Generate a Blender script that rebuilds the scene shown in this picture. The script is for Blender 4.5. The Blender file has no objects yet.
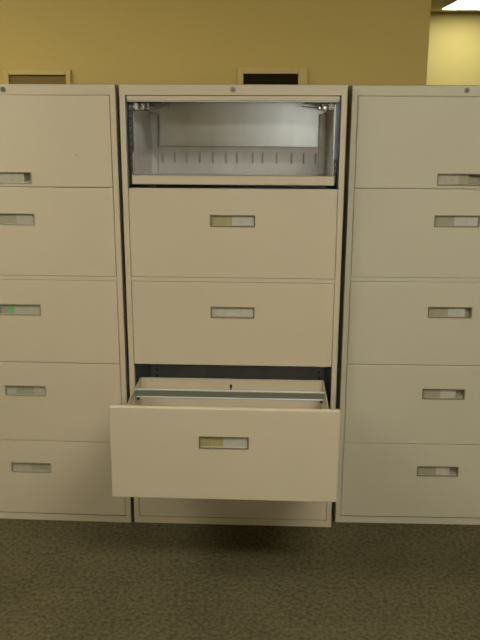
import bpy, math
from mathutils import Vector, Matrix
C = bpy.context.scene.collection
S = bpy.context.scene

# ------------------------------------------------------------------ materials
def mat(name, col, rough=.5, metal=0., bump=None, var=None, spec=.5, coat=0., emit=None):
    m = bpy.data.materials.new(name); m.use_nodes = True
    nt = m.node_tree; b = nt.nodes['Principled BSDF']
    b.inputs['Base Color'].default_value = (*col, 1)
    b.inputs['Roughness'].default_value = rough
    b.inputs['Metallic'].default_value = metal
    b.inputs['Specular IOR Level'].default_value = spec
    b.inputs['Coat Weight'].default_value = coat
    tc = nt.nodes.new('ShaderNodeTexCoord')
    if var:      # (scale, amount, stretch)
        n = nt.nodes.new('ShaderNodeTexNoise'); n.inputs['Scale'].default_value = var[0]; n.inputs['Detail'].default_value = 4
        mp = nt.nodes.new('ShaderNodeMapping'); mp.inputs['Scale'].default_value = var[2] if len(var) > 2 else (1, 1, 1)
        nt.links.new(tc.outputs['Object'], mp.inputs[0]); nt.links.new(mp.outputs[0], n.inputs['Vector'])
        r = nt.nodes.new('ShaderNodeValToRGB'); k = var[1]
        r.color_ramp.elements[0].position = .3; r.color_ramp.elements[1].position = .7
        r.color_ramp.elements[0].color = (*[c*(1-k) for c in col], 1)
        r.color_ramp.elements[1].color = (*[min(1, c*(1+k)) for c in col], 1)
        nt.links.new(n.outputs['Fac'], r.inputs[0]); nt.links.new(r.outputs[0], b.inputs['Base Color'])
    if bump:     # (scale, strength, distance)
        n = nt.nodes.new('ShaderNodeTexNoise'); n.inputs['Scale'].default_value = bump[0]; n.inputs['Detail'].default_value = 5
        nt.links.new(tc.outputs['Object'], n.inputs['Vector'])
        bp = nt.nodes.new('ShaderNodeBump'); bp.inputs['Strength'].default_value = bump[1]; bp.inputs['Distance'].default_value = bump[2]
        nt.links.new(n.outputs['Fac'], bp.inputs['Height']); nt.links.new(bp.outputs[0], b.inputs['Normal'])
    if emit:
        b.inputs['Emission Color'].default_value = (*emit[0], 1); b.inputs['Emission Strength'].default_value = emit[1]
    return m

M = {}
M['paint'] = mat('putty_enamel', (.47, .403, .277), .42, bump=(900, .06, .0004), var=(3, .02))
M['paint_grey'] = mat('putty_enamel_cool', (.445, .40, .287), .42, bump=(900, .06, .0004), var=(3, .02))
M['steel'] = mat('galvanised_steel', (.59, .60, .595), .24, .66, var=(14, .10, (1, 1, .3)), bump=(60, .05, .001))
M['tray'] = mat('tray_steel', (.56, .545, .50), .30, .35, var=(14, .08, (1, 1, .3)))
M['slot_faint'] = mat('slot_shadow_steel', (.31, .30, .27), .6)
M['nickel'] = mat('bright_nickel', (.52, .53, .50), .28, .4)
M['steel_dark'] = mat('dark_blue_steel', (.10, .12, .15), .35, .8)
M['chrome'] = mat('chrome', (.8, .8, .78), .18, 1.)
M['oiled'] = mat('oiled_black_steel', (.03, .035, .035), .3, .6)
M['rail_green'] = mat('green_grey_channel', (.17, .175, .12), .4, .3)
M['rim'] = mat('handle_rim_bronze', (.20, .165, .105), .38, .4)
M['rim_light'] = mat('handle_rim_pale', (.33, .31, .22), .35, .3)
M['recess'] = mat('handle_recess', (.26, .23, .15), .6)
M['recess_olive'] = mat('handle_recess_olive', (.29, .255, .115), .35, var=(160, .12, (1, 1, .05)))
M['card'] = mat('label_card_white', (.40, .368, .295), .55, var=(60, .07))
M['card_grey'] = mat('label_card_grey', (.34, .31, .225), .5, var=(60, .07))
M['card_olive'] = mat('label_card_olive', (.27, .245, .16), .4, var=(60, .07))
M['sticker'] = mat('green_sticker', (.10, .38, .10), .5)
M['slot'] = mat('slot_black', (.05, .045, .04), .7)
M['lock'] = mat('lock_steel', (.26, .22, .17), .3, .7)
M['scuff'] = mat('scuff_dark', (.16, .13, .09), .7)
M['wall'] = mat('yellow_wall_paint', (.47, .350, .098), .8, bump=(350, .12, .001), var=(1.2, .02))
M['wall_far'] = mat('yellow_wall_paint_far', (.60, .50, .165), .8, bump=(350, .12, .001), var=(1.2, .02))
M['trimwhite'] = mat('cream_frame', (.49, .375, .13), .7, spec=.2)
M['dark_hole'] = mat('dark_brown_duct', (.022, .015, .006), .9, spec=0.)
M['troffer'] = mat('white_enamel', (.75, .72, .6), .5)
M['base'] = mat('grey_vinyl_base', (.12, .10, .08), .6)

def carpet():
    m = bpy.data.materials.new('brown_grey_carpet'); m.use_nodes = True
    nt = m.node_tree; b = nt.nodes['Principled BSDF']; b.inputs['Roughness'].default_value = .95
    b.inputs['Specular IOR Level'].default_value = .1
    tc = nt.nodes.new('ShaderNodeTexCoord')
    n1 = nt.nodes.new('ShaderNodeTexNoise'); n1.inputs['Scale'].default_value = 70; n1.inputs['Detail'].default_value = 6; n1.inputs['Roughness'].default_value = .7
    n2 = nt.nodes.new('ShaderNodeTexNoise'); n2.inputs['Scale'].default_value = 4
    nt.links.new(tc.outputs['Object'], n1.inputs[0]); nt.links.new(tc.outputs['Object'], n2.inputs[0])
    r = nt.nodes.new('ShaderNodeValToRGB')
    r.color_ramp.elements[0].position = .34; r.color_ramp.elements[0].color = (.045, .036, .016, 1)
    r.color_ramp.elements[1].position = .66; r.color_ramp.elements[1].color = (.110, .094, .045, 1)
    nt.links.new(n1.outputs['Fac'], r.inputs[0])
    mx = nt.nodes.new('ShaderNodeMix'); mx.data_type = 'RGBA'; mx.blend_type = 'OVERLAY'; mx.inputs[0].default_value = .25
    nt.links.new(r.outputs[0], mx.inputs[6]); nt.links.new(n2.outputs['Fac'], mx.inputs[7])
    nt.links.new(mx.outputs[2], b.inputs['Base Color'])
    bp = nt.nodes.new('ShaderNodeBump'); bp.inputs['Strength'].default_value = .8; bp.inputs['Distance'].default_value = .006
    nt.links.new(n1.outputs['Fac'], bp.inputs['Height']); nt.links.new(bp.outputs[0], b.inputs['Normal'])
    return m
M['carpet'] = carpet()

def tiles():
    m = bpy.data.materials.new('ceiling_tile'); m.use_nodes = True
    nt = m.node_tree; b = nt.nodes['Principled BSDF']; b.inputs['Roughness'].default_value = .9
    tc = nt.nodes.new('ShaderNodeTexCoord')
    br = nt.nodes.new('ShaderNodeTexBrick'); br.offset = 0; br.inputs['Scale'].default_value = 1
    br.inputs['Brick Width'].default_value = 1.22; br.inputs['Row Height'].default_value = .61; br.inputs['Mortar Size'].default_value = .012
    br.inputs['Color1'].default_value = (.62, .55, .36, 1); br.inputs['Color2'].default_value = (.60, .53, .35, 1); br.inputs['Mortar'].default_value = (.66, .60, .42, 1)
    nt.links.new(tc.outputs['Object'], br.inputs[0]); nt.links.new(br.outputs[0], b.inputs['Base Color'])
    n = nt.nodes.new('ShaderNodeTexNoise'); n.inputs['Scale'].default_value = 120
    bp = nt.nodes.new('ShaderNodeBump'); bp.inputs['Strength'].default_value = .3; bp.inputs['Distance'].default_value = .003
    nt.links.new(tc.outputs['Object'], n.inputs[0]); nt.links.new(n.outputs['Fac'], bp.inputs['Height']); nt.links.new(bp.outputs[0], b.inputs['Normal'])
    return m
M['ceiling'] = tiles()

# ------------------------------------------------------------------ mesh builder
class MB:
    def __init__(s): s.v = []; s.f = []; s.mi = []
    def box(s, x0, x1, y0, y1, z0, z1, mi=0):
        n = len(s.v)
        s.v += [(x0,y0,z0),(x1,y0,z0),(x1,y1,z0),(x0,y1,z0),(x0,y0,z1),(x1,y0,z1),(x1,y1,z1),(x0,y1,z1)]
        s.f += [tuple(n+i for i in q) for q in ((0,3,2,1),(4,5,6,7),(0,1,5,4),(1,2,6,5),(2,3,7,6),(3,0,4,7))]
        s.mi += [mi]*6; return s
    def poly(s, pts, axis, a0, a1, mi=0):
        """extrude a 2-D outline along an axis (0=x,1=y,2=z)"""
        n = len(s.v); k = len(pts)
        def p3(p, a):
            if axis == 0: return (a, p[0], p[1])
            if axis == 1: return (p[0], a, p[1])
            return (p[0], p[1], a)
        s.v += [p3(p, a0) for p in pts] + [p3(p, a1) for p in pts]
        s.f += [tuple(range(n, n+k)), tuple(range(n+2*k-1, n+k-1, -1))]
        s.f += [(n+i, n+k+i, n+k+(i+1) % k, n+(i+1) % k) for i in range(k)]
        s.mi += [mi]*(k+2); return s
    def cyl(s, c, r, axis, h, seg=20, mi=0, r2=None):
        n = len(s.v); r2 = r if r2 is None else r2
        for t, rr in ((0, r), (h, r2)):
            for i in range(seg):
                a = 2*math.pi*i/seg; u, w = rr*math.cos(a), rr*math.sin(a)
                p = [0, 0, 0]; p[axis] = t; o = [k for k in range(3) if k != axis]; p[o[0]] = u; p[o[1]] = w
                s.v.append((c[0]+p[0], c[1]+p[1], c[2]+p[2]))
        s.f += [tuple(range(n, n+seg)), tuple(range(n+2*seg-1, n+seg-1, -1))]
        s.f += [(n+i, n+seg+i, n+seg+(i+1) % seg, n+(i+1) % seg) for i in range(seg)]
        s.mi += [mi]*(seg+2); return s
    def tube(s, pts, r, seg=8, mi=0):
        n = len(s.v); P = [Vector(p) for p in pts]
        for i, p in enumerate(P):
            t = (P[min(i+1, len(P)-1)] - P[max(i-1, 0)]).normalized()
            a = t.orthogonal().normalized() if abs(t.x) < .9 else Vector((0, 0, 1)).cross(t).normalized()
            b = t.cross(a)
            for k in range(seg):
                g = 2*math.pi*k/seg; q = p + a*(r*math.cos(g)) + b*(r*math.sin(g)); s.v.append(tuple(q))
        for i in range(len(P)-1):
            for k in range(seg):
                s.f.append((n+i*seg+k, n+i*seg+(k+1) % seg, n+(i+1)*seg+(k+1) % seg, n+(i+1)*seg+k)); s.mi.append(mi)
        return s
    def build(s, name, mats, parent=None, bevel=0., smooth=False, label=None):
        import bmesh
        me = bpy.data.meshes.new(name); me.from_pydata(s.v, [], s.f)
        for m in (mats if isinstance(mats, (list, tuple)) else [mats]): me.materials.append(m)
        for p, k in zip(me.polygons, s.mi): p.material_index = k; p.use_smooth = smooth
        bm = bmesh.new(); bm.from_mesh(me); bmesh.ops.recalc_face_normals(bm, faces=bm.faces); bm.to_mesh(me); bm.free()
        o = bpy.data.objects.new(name, me); C.objects.link(o); o.parent = parent
        if bevel:
            b = o.modifiers.new('bevel', 'BEVEL'); b.width = bevel; b.segments = 2; b.limit_method = 'ANGLE'; b.angle_limit = math.radians(40)
        if label: o['label'] = label
        return o

def empty(name, loc, rz, label, cat, group=None):
    o = bpy.data.objects.new(name, None); C.objects.link(o); o.empty_display_size = .1
    o.location = loc; o.rotation_euler = (0, 0, rz); o['label'] = label; o['category'] = cat
    if group: o['group'] = group
    return o
def struct(o): o['kind'] = 'structure'; return o

# ------------------------------------------------------------------ cabinets
W = .381; IN = .3614; H = 1.630; D = .457
ZL = [1.595, 1.288, .9745, .960, .648, .3355, .029]      # seams seen on the front
G = .0013                                                 # gap round each front
FW = IN - G - .0007                                       # half width of a front

def body(par, m, open_top=False):
    b = MB()
    for s in (-1, 1):
        x0, x1 = sorted((s*W, s*(W-.003))); b.box(x0, x1, 0, D, 0, H)
        x0, x1 = sorted((s*W, s*IN)); b.box(x0, x1, 0, .020, 0, H)
    b.box(-W, W, 0, D, H-.003, H); b.box(-W, W, D-.003, D, 0, H)
    b.box(-W, W, 0, D, .026, .029)
    b.box(-IN-.002, IN+.002, 0, .020, ZL[0], H)
    b.box(-IN-.002, IN+.002, 0, .020, 0, ZL[6])
    b.box(-IN-.002, IN+.002, .0005, .030, ZL[3], ZL[2])
    if not open_top: b.box(-IN, IN, .006, .016, ZL[1]-.012, ZL[1]+.012)
    else: b.box(-IN, IN, .016, .030, ZL[1]-.014, ZL[1]-.002)
    if not open_top: b.box(-IN, IN, .006, .016, ZL[4]-.012, ZL[4]+.012)
    else: b.box(-IN, IN, .006, .016, ZL[4]+.002, ZL[4]+.012)
    b.box(-IN, IN, .006, .016, ZL[5]-(.012), ZL[5]+(.012 if not open_top else -.002))
    # shallow stops behind the side gaps
    for s in (-1, 1):
        x0, x1 = sorted((s*(IN-.010), s*IN))
        if not open_top: b.box(x0, x1, .005, .016, .03, ZL[0])
        else:
            b.box(x0, x1, .005, .016, ZL[4], ZL[1]-.002); b.box(x0, x1, .005, .016, .03, ZL[5])
    return b.build('body', m, par, bevel=.0012)

def lock(par, x):
    z = (ZL[0]+H)/2+.001
    b = MB(); b.cyl((x, -.004, z), .0085, 1, .010, 24); o = b.build('lock', M['lock'], par, bevel=.001)
    k = MB(); k.box(x-.0012, x+.0012, -.0048, -.002, z-.005, z+.005); k.build('keyhole', M['slot'], o)

def front_mesh(z0, z1, hz, y0, y1, hw=FW, hole=True):
    """steel drawer front, with the opening for the recessed pull"""
    b = MB()
    if not hole:
        b.box(-hw, hw, y0, y1, z0, z1); return b
    a, c = .0745, .0180
    xs = [-hw, -a, a, hw]; zs = [z0, hz-c, hz+c, z1]
    idx = {}
    for yi, y in enumerate((y0, y1)):
        for i, x in enumerate(xs):
            for j, z in enumerate(zs):
                idx[yi, i, j] = len(b.v); b.v.append((x, y, z))
    for yi in (0, 1):
        for i in range(3):
            for j in range(3):
                if (i, j) == (1, 1): continue
                b.f.append((idx[yi,i,j], idx[yi,i+1,j], idx[yi,i+1,j+1], idx[yi,i,j+1])); b.mi.append(0)
    def wall(p, q): b.f.append((idx[0,*p], idx[0,*q], idx[1,*q], idx[1,*p])); b.mi.append(0)
    for i in range(3): wall((i,0), (i+1,0)); wall((i,3), (i+1,3)); wall((0,i), (0,i+1)); wall((3,i), (3,i+1))
    wall((1,1), (2,1)); wall((1,2), (2,2)); wall((1,1), (1,2)); wall((2,1), (2,2))
    return b

def pull(par, hz, y, rim, recess, cards, sticker=False, hlabel=None):
    """recessed pull: rim frame, sunk pan, label cards. cards = [(x0,x1,material,label)]"""
    a, c, w = .0745, .0180, .0040
    b = MB()
    b.box(-a-w, a+w, y-.0018, y+.0002, hz+c-.0008, hz+c+w*.7); b.box(-a-w, a+w, y-.0018, y+.0002, hz-c-w*.7, hz-c+.0008)
    b.box(-a-w, -a+.0008, y-.0018, y+.0002, hz-c, hz+c); b.box(a-.0008, a+w, y-.0018, y+.0002, hz-c, hz+c)
    # sunk pan
    b.box(-a, a, y+.018, y+.020, hz-c, hz+c, 1)
    b.box(-a, -a+.001, y, y+.019, hz-c, hz+c, 1); b.box(a-.001, a, y, y+.019, hz-c, hz+c, 1)
    b.box(-a, a, y, y+.019, hz+c-.001, hz+c, 1)
    b.poly([(y+.001, hz-c), (y+.019, hz-c), (y+.019, hz-c+.007), (y+.001, hz-c+.001)], 0, -a, a, 1)
    h = b.build('handle', [rim, recess], par, bevel=.0006, label=hlabel)
    for x0, x1, m, lb in cards:
        k = MB(); k.box(x0, x1, y+.0045, y+.006, hz-c+.0012, hz+c-.002); k.build('label_card', m, par, label=lb)
    if sticker:
        k = MB(); k.box(-.039, -.023, y+.0038, y+.0045, hz-.010, hz+.012); k.build('sticker', M['sticker'], par, label='small green sticker on the label card')

def closed_cabinet(loc, rz, label, m, rim, specs, scuffs=()):
    t = empty('file_cabinet', loc, rz, label, 'cabinet', 'five-drawer lateral file cabinets in a row')
    body(t, m); lock(t, 0)
    zs = [(ZL[1], ZL[0]), (ZL[2], ZL[1]), (ZL[4], ZL[3]), (ZL[5], ZL[4]), (ZL[6], ZL[5])]
    for i, (z0, z1) in enumerate(zs):
        hz = 1.320 if i == 0 else z1-.111
        nm = 'flip_door' if i == 0 else 'drawer'
        d = front_mesh(z0+G, z1-G, hz, -.0006, .0050).build(nm, m, t, bevel=.0016)
        sp = specs[i]
        pull(d, hz, -.0006, rim, sp[0], sp[1], sticker=len(sp) > 2)
    for (x, z) in scuffs:
        k = MB(); k.cyl((x, -.0012, z), .0022, 1, .001, 10); k.cyl((x+.005, -.0012, z-.004), .0014, 1, .001, 10)
        k.build('scuff_mark', M['scuff'], t, label='small dark nick in the paint')
    return t

A = .0735
R = M['recess']; CG = M['card_grey']; CW = M['card']; CO = M['card_olive']
left = closed_cabinet((-.7991, .0339, 0), -.0544,
    'closed putty-coloured lateral file cabinet at the left, one label with a green sticker', M['paint'], M['rim_light'],
    [(R, [(-A, .05, CG, None)]), (R, [(-A, .012, CO, None), (.012, A, CG, None)]),
     (R, [(-A, -.02, CO, None), (-.02, A, CG, None)], 1),
     (R, [(-A, -.035, CG, None), (-.035, .03, CO, None), (.03, A, CG, None)]),
     (R, [(-A, .0, CG, None), (.0, A, CO, None)])], scuffs=[(.237, 1.398)])
right = closed_cabinet((.7538, .0107, 0), -.0296,
    'closed putty-coloured lateral file cabinet at the right, in front of the wall end', M['paint_grey'], M['rim'],
    [(R, [(-A, -.005, CG, None), (-.005, .03, CO, None)]), (R, [(-A, -.008, CO, None), (-.008, A, CW, None)]),
     (R, [(-A, -.005, CO, None), (-.005, .055, CW, None)]),
     (R, [(-A, -.012, CO, None), (-.012, .045, CW, None)]),
     (R, [(-A, -.005, CO, None), (-.005, .045, CW, None)])])

# ---- the open cabinet in the middle
mid = empty('file_cabinet', (-.027, 0, 0), -.0421,
    'lateral file cabinet between the two closed ones, top compartment open and fourth drawer pulled out',
    'cabinet', 'five-drawer lateral file cabinets in a row')
body(mid, M['paint'], open_top=True); lock(mid, 0)

# interior sheet steel
b = MB()
b.box(-.372, .372, .440, .443, .03, H-.006)
for s in (-1, 1):
    x0, x1 = sorted((s*.372, s*.375)); b.box(x0, x1, .024, .443, .03, H-.006)
b.box(-.372, .372, .03, .443, H-.009, H-.006)
b.box(-.372, .372, .03, .443, 1.272, 1.275)
b.build('interior_lining', M['steel'], mid, label='bare grey steel inside of the cabinet')
# slotted uprights in the rear corners
for s in (-1, 1):
    b = MB(); x0, x1 = sorted((s*.330, s*.362))
    b.box(x0, x1, .425, .438, .04, 1.268)
    for k in range(46):
        z = .06+k*.026; xs, xe = sorted((s*.340, s*.347)); b.box(xs, xe, .4235, .4255, z, z+.012, 1)
    b.build('slotted_upright', [M['steel'], M['slot']], mid)

# stowed flip-up door
b = MB(); b.box(-.356, .356, .004, .306, 1.5780, 1.5935)
b.box(-.354, .354, .004, .016, 1.5735, 1.5775, 1)
b.build('flip_door', [M['paint'], M['nickel']], mid, bevel=.0015, label='flip-up door pushed back into the top of the cabinet')
# pivot gear brackets under the door, both corners
for s in (-1, 1):
    b = MB()
    def X(a, c): return sorted((s*a, s*c))
    b.box(*X(.345, .240), .020, .060, 1.569, 1.577, 0)
    b.box(*X(.352, .300), .060, .110, 1.560, 1.574, 1)
    for k, (cx, cy, r) in enumerate(((.330, .030, .011), (.308, .034, .008), (.318, .070, .010), (.292, .050, .006))):
        b.cyl((s*cx, cy, 1.549), r, 2, .022, 16, 1)
        b.cyl((s*cx, cy-.010, 1.556), r*.55, 1, .02, 12, 2)
    b.tube([(s*.345, .04, 1.560), (s*.30, .10, 1.553), (s*.24, .16, 1.560)], .0035, 8, 2)
    b.build('pivot_bracket', [M['oiled'], M['steel'], M['chrome']], mid, bevel=.0006)

# vertical tracks beside the opening
for s in (-1, 1):
    def X(a, c): return sorted((s*a, s*c))
    b = MB()
    b.box(*X(.3600, .3580), .021, .060, 1.290, 1.588, 0)
    if s < 0:
        b.box(*X(.3575, .3535), .026, .034, 1.300, 1.575, 1)
        for k in range(34):
            z = 1.302+k*.008; b.box(*X(.3540, .3475), .026, .034, z, z+.0038, 2 if k % 3 else 1)
        b.box(*X(.3560, .3420), .038, .046, 1.300, 1.575, 0)
    else:
        b.box(*X(.3575, .3450), .024, .034, 1.385, 1.580, 0)
        b.box(*X(.3450, .3415), .022, .032, 1.385, 1.580, 2)
        b.box(*X(.3560, .3430), .036, .044, 1.300, 1.385, 1)
    tr = b.build('door_track', [M['steel_dark'], M['oiled'], M['steel']], mid)
    # return spring
    zz0, zz1 = (1.305, 1.375) if s > 0 else (1.305, 1.400)
    b = MB(); pts = []
    for k in range(0, 12*11+1):
        a = 2*math.pi*k/12; pts.append((s*.3500+.0045*math.cos(a), .027+.0045*math.sin(a), zz0+(zz1-zz0)*k/132))
    b.tube(pts, .0011, 6); b.build('spring', M['chrome'], tr, smooth=True)

# roll-out shelf
b = MB()
b.box(-.347, .347, .004, .020, 1.3000, 1.3315)            # front lip
b.box(-.347, .347, .004, .030, 1.3275, 1.3315)
sh = b.build('rollout_shelf', M['paint'], mid, bevel=.002, label='putty front lip of the roll-out shelf')
b = MB()
b.box(-.345, .345, .018, .420, 1.304, 1.307)
b.box(-.345, .345, .416, .419, 1.304, 1.410)
b.box(-.345, .345, .408, .419, 1.407, 1.410)
for s in (-1, 1):
    x0, x1 = sorted((s*.3445, s*.3425)); b.box(x0, x1, .020, .419, 1.304, 1.408)
for x in (-.300, -.252, -.205, -.153, -.102, -.051, -.008, .055, .094, .149, .207, .254, .300):
    b.box(x-.0012, x+.0012, .4145, .4165, 1.350, 1.385, 1)
    b.poly([(x+.0015, .416), (x+.0045, .4085), (x+.0055, .4085), (x+.0055, .416)], 2, 1.347, 1.388, 0)
b.build('shelf_tray', [M['tray'], M['slot_faint']], sh, bevel=.0005, label='slotted grey steel tray of the shelf')
for s in (-1, 1):                                          # tall end plates with folded back edges
    b = MB()
    def rr(y0, y1, z0, z1, r, n=5):
        p = [(y0, z0), (y1, z0)]
        for k in range(n+1): a = math.pi/2*k/n; p.append((y1-r+r*math.cos(a), z1-r+r*math.sin(a)))
        for k in range(n+1): a = math.pi/2*(1+k/n); p.append((y0+r+r*math.cos(a), z1-r+r*math.sin(a)))
        return p
    x0, x1 = sorted((s*.3415, s*.3395))
    b.poly(rr(.030, .412, 1.306, 1.545, .022), 0, x0, x1)
    x0, x1 = sorted((s*.3415, s*.3130))
    b.poly(rr(x0, x1, 1.306, 1.534, .006), 1, .4110, .4135)
    x0, x1 = sorted((s*.3130, s*.3145))
    b.box(x0, x1, .402, .4135, 1.306, 1.530)
    b.build('end_plate', M['tray'], sh, bevel=.0008)

# drawers 2, 3 and 5 (closed)
for (z0, z1, cards, rec) in ((ZL[2], ZL[1], [(-A, -.002, M['recess_olive'], 'olive half of the label strip'), (-.002, A, CW, None)], R),
                             (ZL[4], ZL[3], [(-A, A, CW, None)], R),
                             (ZL[6], ZL[5], [(-A, -.002, M['recess_olive'], None), (-.002, A, CW, None)], R)):
    hz = z1-.111
    d = front_mesh(z0+G, z1-G-(.002 if z1 == ZL[1] else 0), hz, -.0006, .0050).build('drawer', M['paint'], mid, bevel=.0016)
    pull(d, hz, -.0006, M['rim'], rec, cards)

# drawer 4, pulled out
E = .438
z1, z0 = ZL[4]+.005, ZL[5]+.008; hz = z1-.112
b = front_mesh(z0, z1, hz, -E, -E+.020)
d = b.build('drawer', M['paint'], mid, bevel=.002, label='fourth drawer, pulled all the way out and empty'); d.location.x = -.004
pull(d, hz, -E, M['rim'], M['recess'], [(-A, -.002, M['recess_olive'], 'olive half of the label strip'), (-.002, A, CW, None)])
b = MB(); yb = .016; yf = -E+.0205
for s in (-1, 1):
    x0, x1 = sorted((s*.337, s*.335)); b.box(x0, x1, yf, yb, z0+.025, .592)
    x0, x1 = sorted((s*.3385, s*.3350)); b.box(x0, x1, yf, yb, .5895, .592)
b.box(-.337, .337, yb-.002, yb, z0+.025, .591)
b.box(-.337, .337, yb-.004, yb, .5895, .592)
b.box(-.337, .337, yf, yb, z0+.025, z0+.028)
bx = b.build('drawer_box', M['paint'], d, bevel=.0008)
b = MB()                                                    # hanging-file rail across the drawer
yr = -.118
b.box(-.333, .333, yr-.0015, yr+.0015, .566, .593, 1)
b.tube([(-.333, yr, .5935), (.333, yr, .5935)], .0036, 12, 0)
b.tube([(-.333, yr-.002, .5665), (.333, yr-.002, .5665)], .0036, 12, 0)
b.build('hanging_rail', [M['nickel'], M['rail_green']], d, label='chrome hanging-file rail')
b = MB()
b.cyl((.004, yr+.02, .600), .0045, 2, .010, 12); b.cyl((.004, yr+.02, .589), .0025, 2, .012, 10)
b.build('rail_knob', M['oiled'], d, smooth=False)
for s in (-1, 1):
    b = MB(); b.cyl((s*.322, yr-.010, .561), .0055, 2, .006, 12); b.build('rail_clip', M['oiled'], d)
    b = MB(); x0, x1 = sorted((s*.340, s*.356))
    b.box(x0, x1, -E+.06, .25, .395, .435); b.box(*sorted((s*.346, s*.350)), -E+.06, .30, .390, .440)
    b.build('drawer_slide', M['steel_dark'], mid, bevel=.001)

# ------------------------------------------------------------------ wall openings behind the cabinets
def vent(x0, x1, zt, ztin, xi0, xi1, y, label, back):
    t = empty('wall_vent', ((x0+x1)/2, y, 1.50), 0, label, 'vent', 'framed vents low on the yellow wall')
    c = (x0+x1)/2; zb = -.10; f = MB(); T = zt-1.50; Ti = ztin-1.50
    f.box(x0-c, xi0-c, -.016, 0, zb, T); f.box(xi1-c, x1-c, -.016, 0, zb, T)
    f.box(xi0-c, xi1-c, -.016, 0, Ti, T); f.box(xi0-c, xi1-c, -.016, 0, zb, zb+.02)
    f.build('frame', M['trimwhite'], t, bevel=.002)
    p = MB(); p.box(xi0-c, xi1-c, -.003, -.0005, zb+.02, Ti); p.build('backing', back, t)
    s = MB()
    for k in range(7):
        z = Ti-.030-k*.024; s.poly([(-.013, z-.006), (-.012, z-.006), (-.004, z+.006), (-.005, z+.006)], 0, xi0-c+.001, xi1-c-.001)
    s.build('slats', back, t)
WY = .545
vent(-.016, .264, 1.712, 1.688, .010, .228, WY, 'framed wall vent with black opening behind the open cabinet', M['dark_hole'])
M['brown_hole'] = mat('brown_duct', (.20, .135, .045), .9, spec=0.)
vent(-.945, -.675, 1.702, 1.681, -.921, -.694, WY, 'framed wall vent with brown opening behind the left cabinet', M['brown_hole'])

# ------------------------------------------------------------------ room shell
X0, X1, Y0, Y1, ZC = -3.4, 3.9, -8.0, 6.4, 2.61
def sbox(name, m, *a):
    return struct(MB().box(*a).build(name, m))
sbox('floor', M['carpet'], X0-.1, X1+.1, Y0-.1, Y1+.1, -.05, 0)
sbox('ceiling', M['ceiling'], X0-.1, X1+.1, Y0-.1, Y1+.1, ZC, ZC+.05)
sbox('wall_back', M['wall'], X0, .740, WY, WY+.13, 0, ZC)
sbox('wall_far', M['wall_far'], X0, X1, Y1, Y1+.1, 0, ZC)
sbox('wall_left', M['wall'], X0-.1, X0, Y0, Y1, 0, ZC)
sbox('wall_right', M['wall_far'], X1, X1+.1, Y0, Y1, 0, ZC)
wx0, wx1, wz0, wz1 = -.12, .42, 1.05, 1.75  # unseen window, added to give the steel cabinet back its cool reflection
b = MB(); b.box(X0, wx0, Y0-.1, Y0, 0, ZC); b.box(wx1, X1, Y0-.1, Y0, 0, ZC)
b.box(wx0, wx1, Y0-.1, Y0, 0, wz0); b.box(wx0, wx1, Y0-.1, Y0, wz1, ZC); struct(b.build('wall_front', M['wall']))
b = MB(); c = .04
b.box(wx0, wx0+c, Y0-.08, Y0+.01, wz0, wz1); b.box(wx1-c, wx1, Y0-.08, Y0+.01, wz0, wz1)
b.box(wx0+c, wx1-c, Y0-.08, Y0+.01, wz0, wz0+c); b.box(wx0+c, wx1-c, Y0-.08, Y0+.01, wz1-c, wz1)
wn = struct(b.build('added_window_1', M['troffer'], bevel=.002))
g = bpy.data.materials.new('added_window_glass'); g.use_nodes = True; nt = g.node_tree
for n in list(nt.nodes):
    if n.type != 'OUTPUT_MATERIAL': nt.nodes.remove(n)
tr = nt.nodes.new('ShaderNodeBsdfTransparent'); gl = nt.nodes.new('ShaderNodeBsdfGlossy'); gl.inputs['Roughness'].default_value = .02
fr = nt.nodes.new('ShaderNodeFresnel'); mx = nt.nodes.new('ShaderNodeMixShader')
nt.links.new(fr.outputs[0], mx.inputs[0]); nt.links.new(tr.outputs[0], mx.inputs[1]); nt.links.new(gl.outputs[0], mx.inputs[2])
nt.links.new(mx.outputs[0], [n for n in nt.nodes if n.type == 'OUTPUT_MATERIAL'][0].inputs[0])
MB().box(wx0+c, wx1-c, Y0-.045, Y0-.039, wz0+c, wz1-c).build('pane', g, wn)
sbox('baseboard_back', M['base'], X0, .740, WY-.006, WY, 0, .10)
sbox('baseboard_far', M['base'], X0, X1, Y1-.006, Y1, 0, .10)

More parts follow.
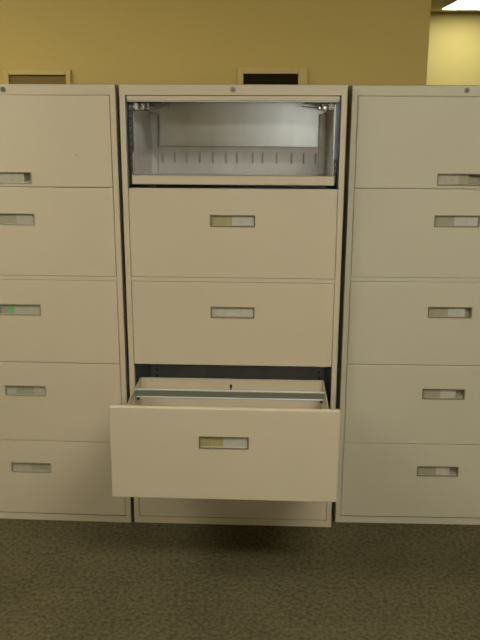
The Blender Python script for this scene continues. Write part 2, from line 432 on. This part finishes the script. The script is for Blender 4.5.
# ------------------------------------------------------------------ ceiling lights
WARM = (1., .98, .90)
def troffer(x0, x1, y0, y1, power, label, group=None):
    t = empty('ceiling_light', ((x0+x1)/2, (y0+y1)/2, ZC), 0, label, 'ceiling light', group)
    hx, hy = (x1-x0)/2, (y1-y0)/2
    f = MB(); w = .025
    f.box(-hx, hx, -hy, -hy+w, -.012, 0); f.box(-hx, hx, hy-w, hy, -.012, 0)
    f.box(-hx, -hx+w, -hy+w, hy-w, -.012, 0); f.box(hx-w, hx, -hy+w, hy-w, -.012, 0)
    f.build('frame', M['troffer'], t, bevel=.002)
    m = mat('diffuser_%s' % len(bpy.data.materials), (.9, .88, .8), .4, emit=(WARM, power))
    MB().box(-hx+w, hx-w, -hy+w, hy-w, -.008, -.003).build('diffuser', m, t)
troffer(2.11, 2.72, 4.88, 6.10, 10.5, 'bright recessed fluorescent ceiling light near the far yellow wall')
troffer(.3, 1.5, -2.4, -1.8, 33, 'fluorescent ceiling light above the aisle on the right', 'ceiling lights over the aisle')
troffer(-2.5, -1.3, -1.4, -.8, 23, 'fluorescent ceiling light above the aisle on the left', 'ceiling lights over the aisle')

troffer(-.45, .75, -5.8, -5.2, 45, 'fluorescent ceiling light far behind the viewer', 'ceiling lights over the aisle')

# ------------------------------------------------------------------ world, camera, view
w = bpy.data.worlds.new('world'); S.world = w; w.use_nodes = True
w.node_tree.nodes['Background'].inputs[0].default_value = (.95, 1., .97, 1)
w.node_tree.nodes['Background'].inputs[1].default_value = 9
cam = bpy.data.cameras.new('camera'); co = bpy.data.objects.new('camera', cam); C.objects.link(co); S.camera = co
cam.sensor_fit = 'VERTICAL'; cam.sensor_height = 24; cam.lens = 767.95/640*24; cam.clip_start = .05
co.matrix_world = Matrix.Translation((0, -2.6601, 1.5422)) @ Matrix.Rotation(math.pi/2-.2647, 4, 'X') @ Matrix.Rotation(.0033, 4, 'Z')
v = S.view_settings; v.view_transform = 'Standard'; v.look = 'None'; v.gamma = 1; v.use_curve_mapping = False; v.exposure = .09

cam.dof.use_dof = True; cam.dof.focus_distance = 2.45; cam.dof.aperture_fstop = 3.2
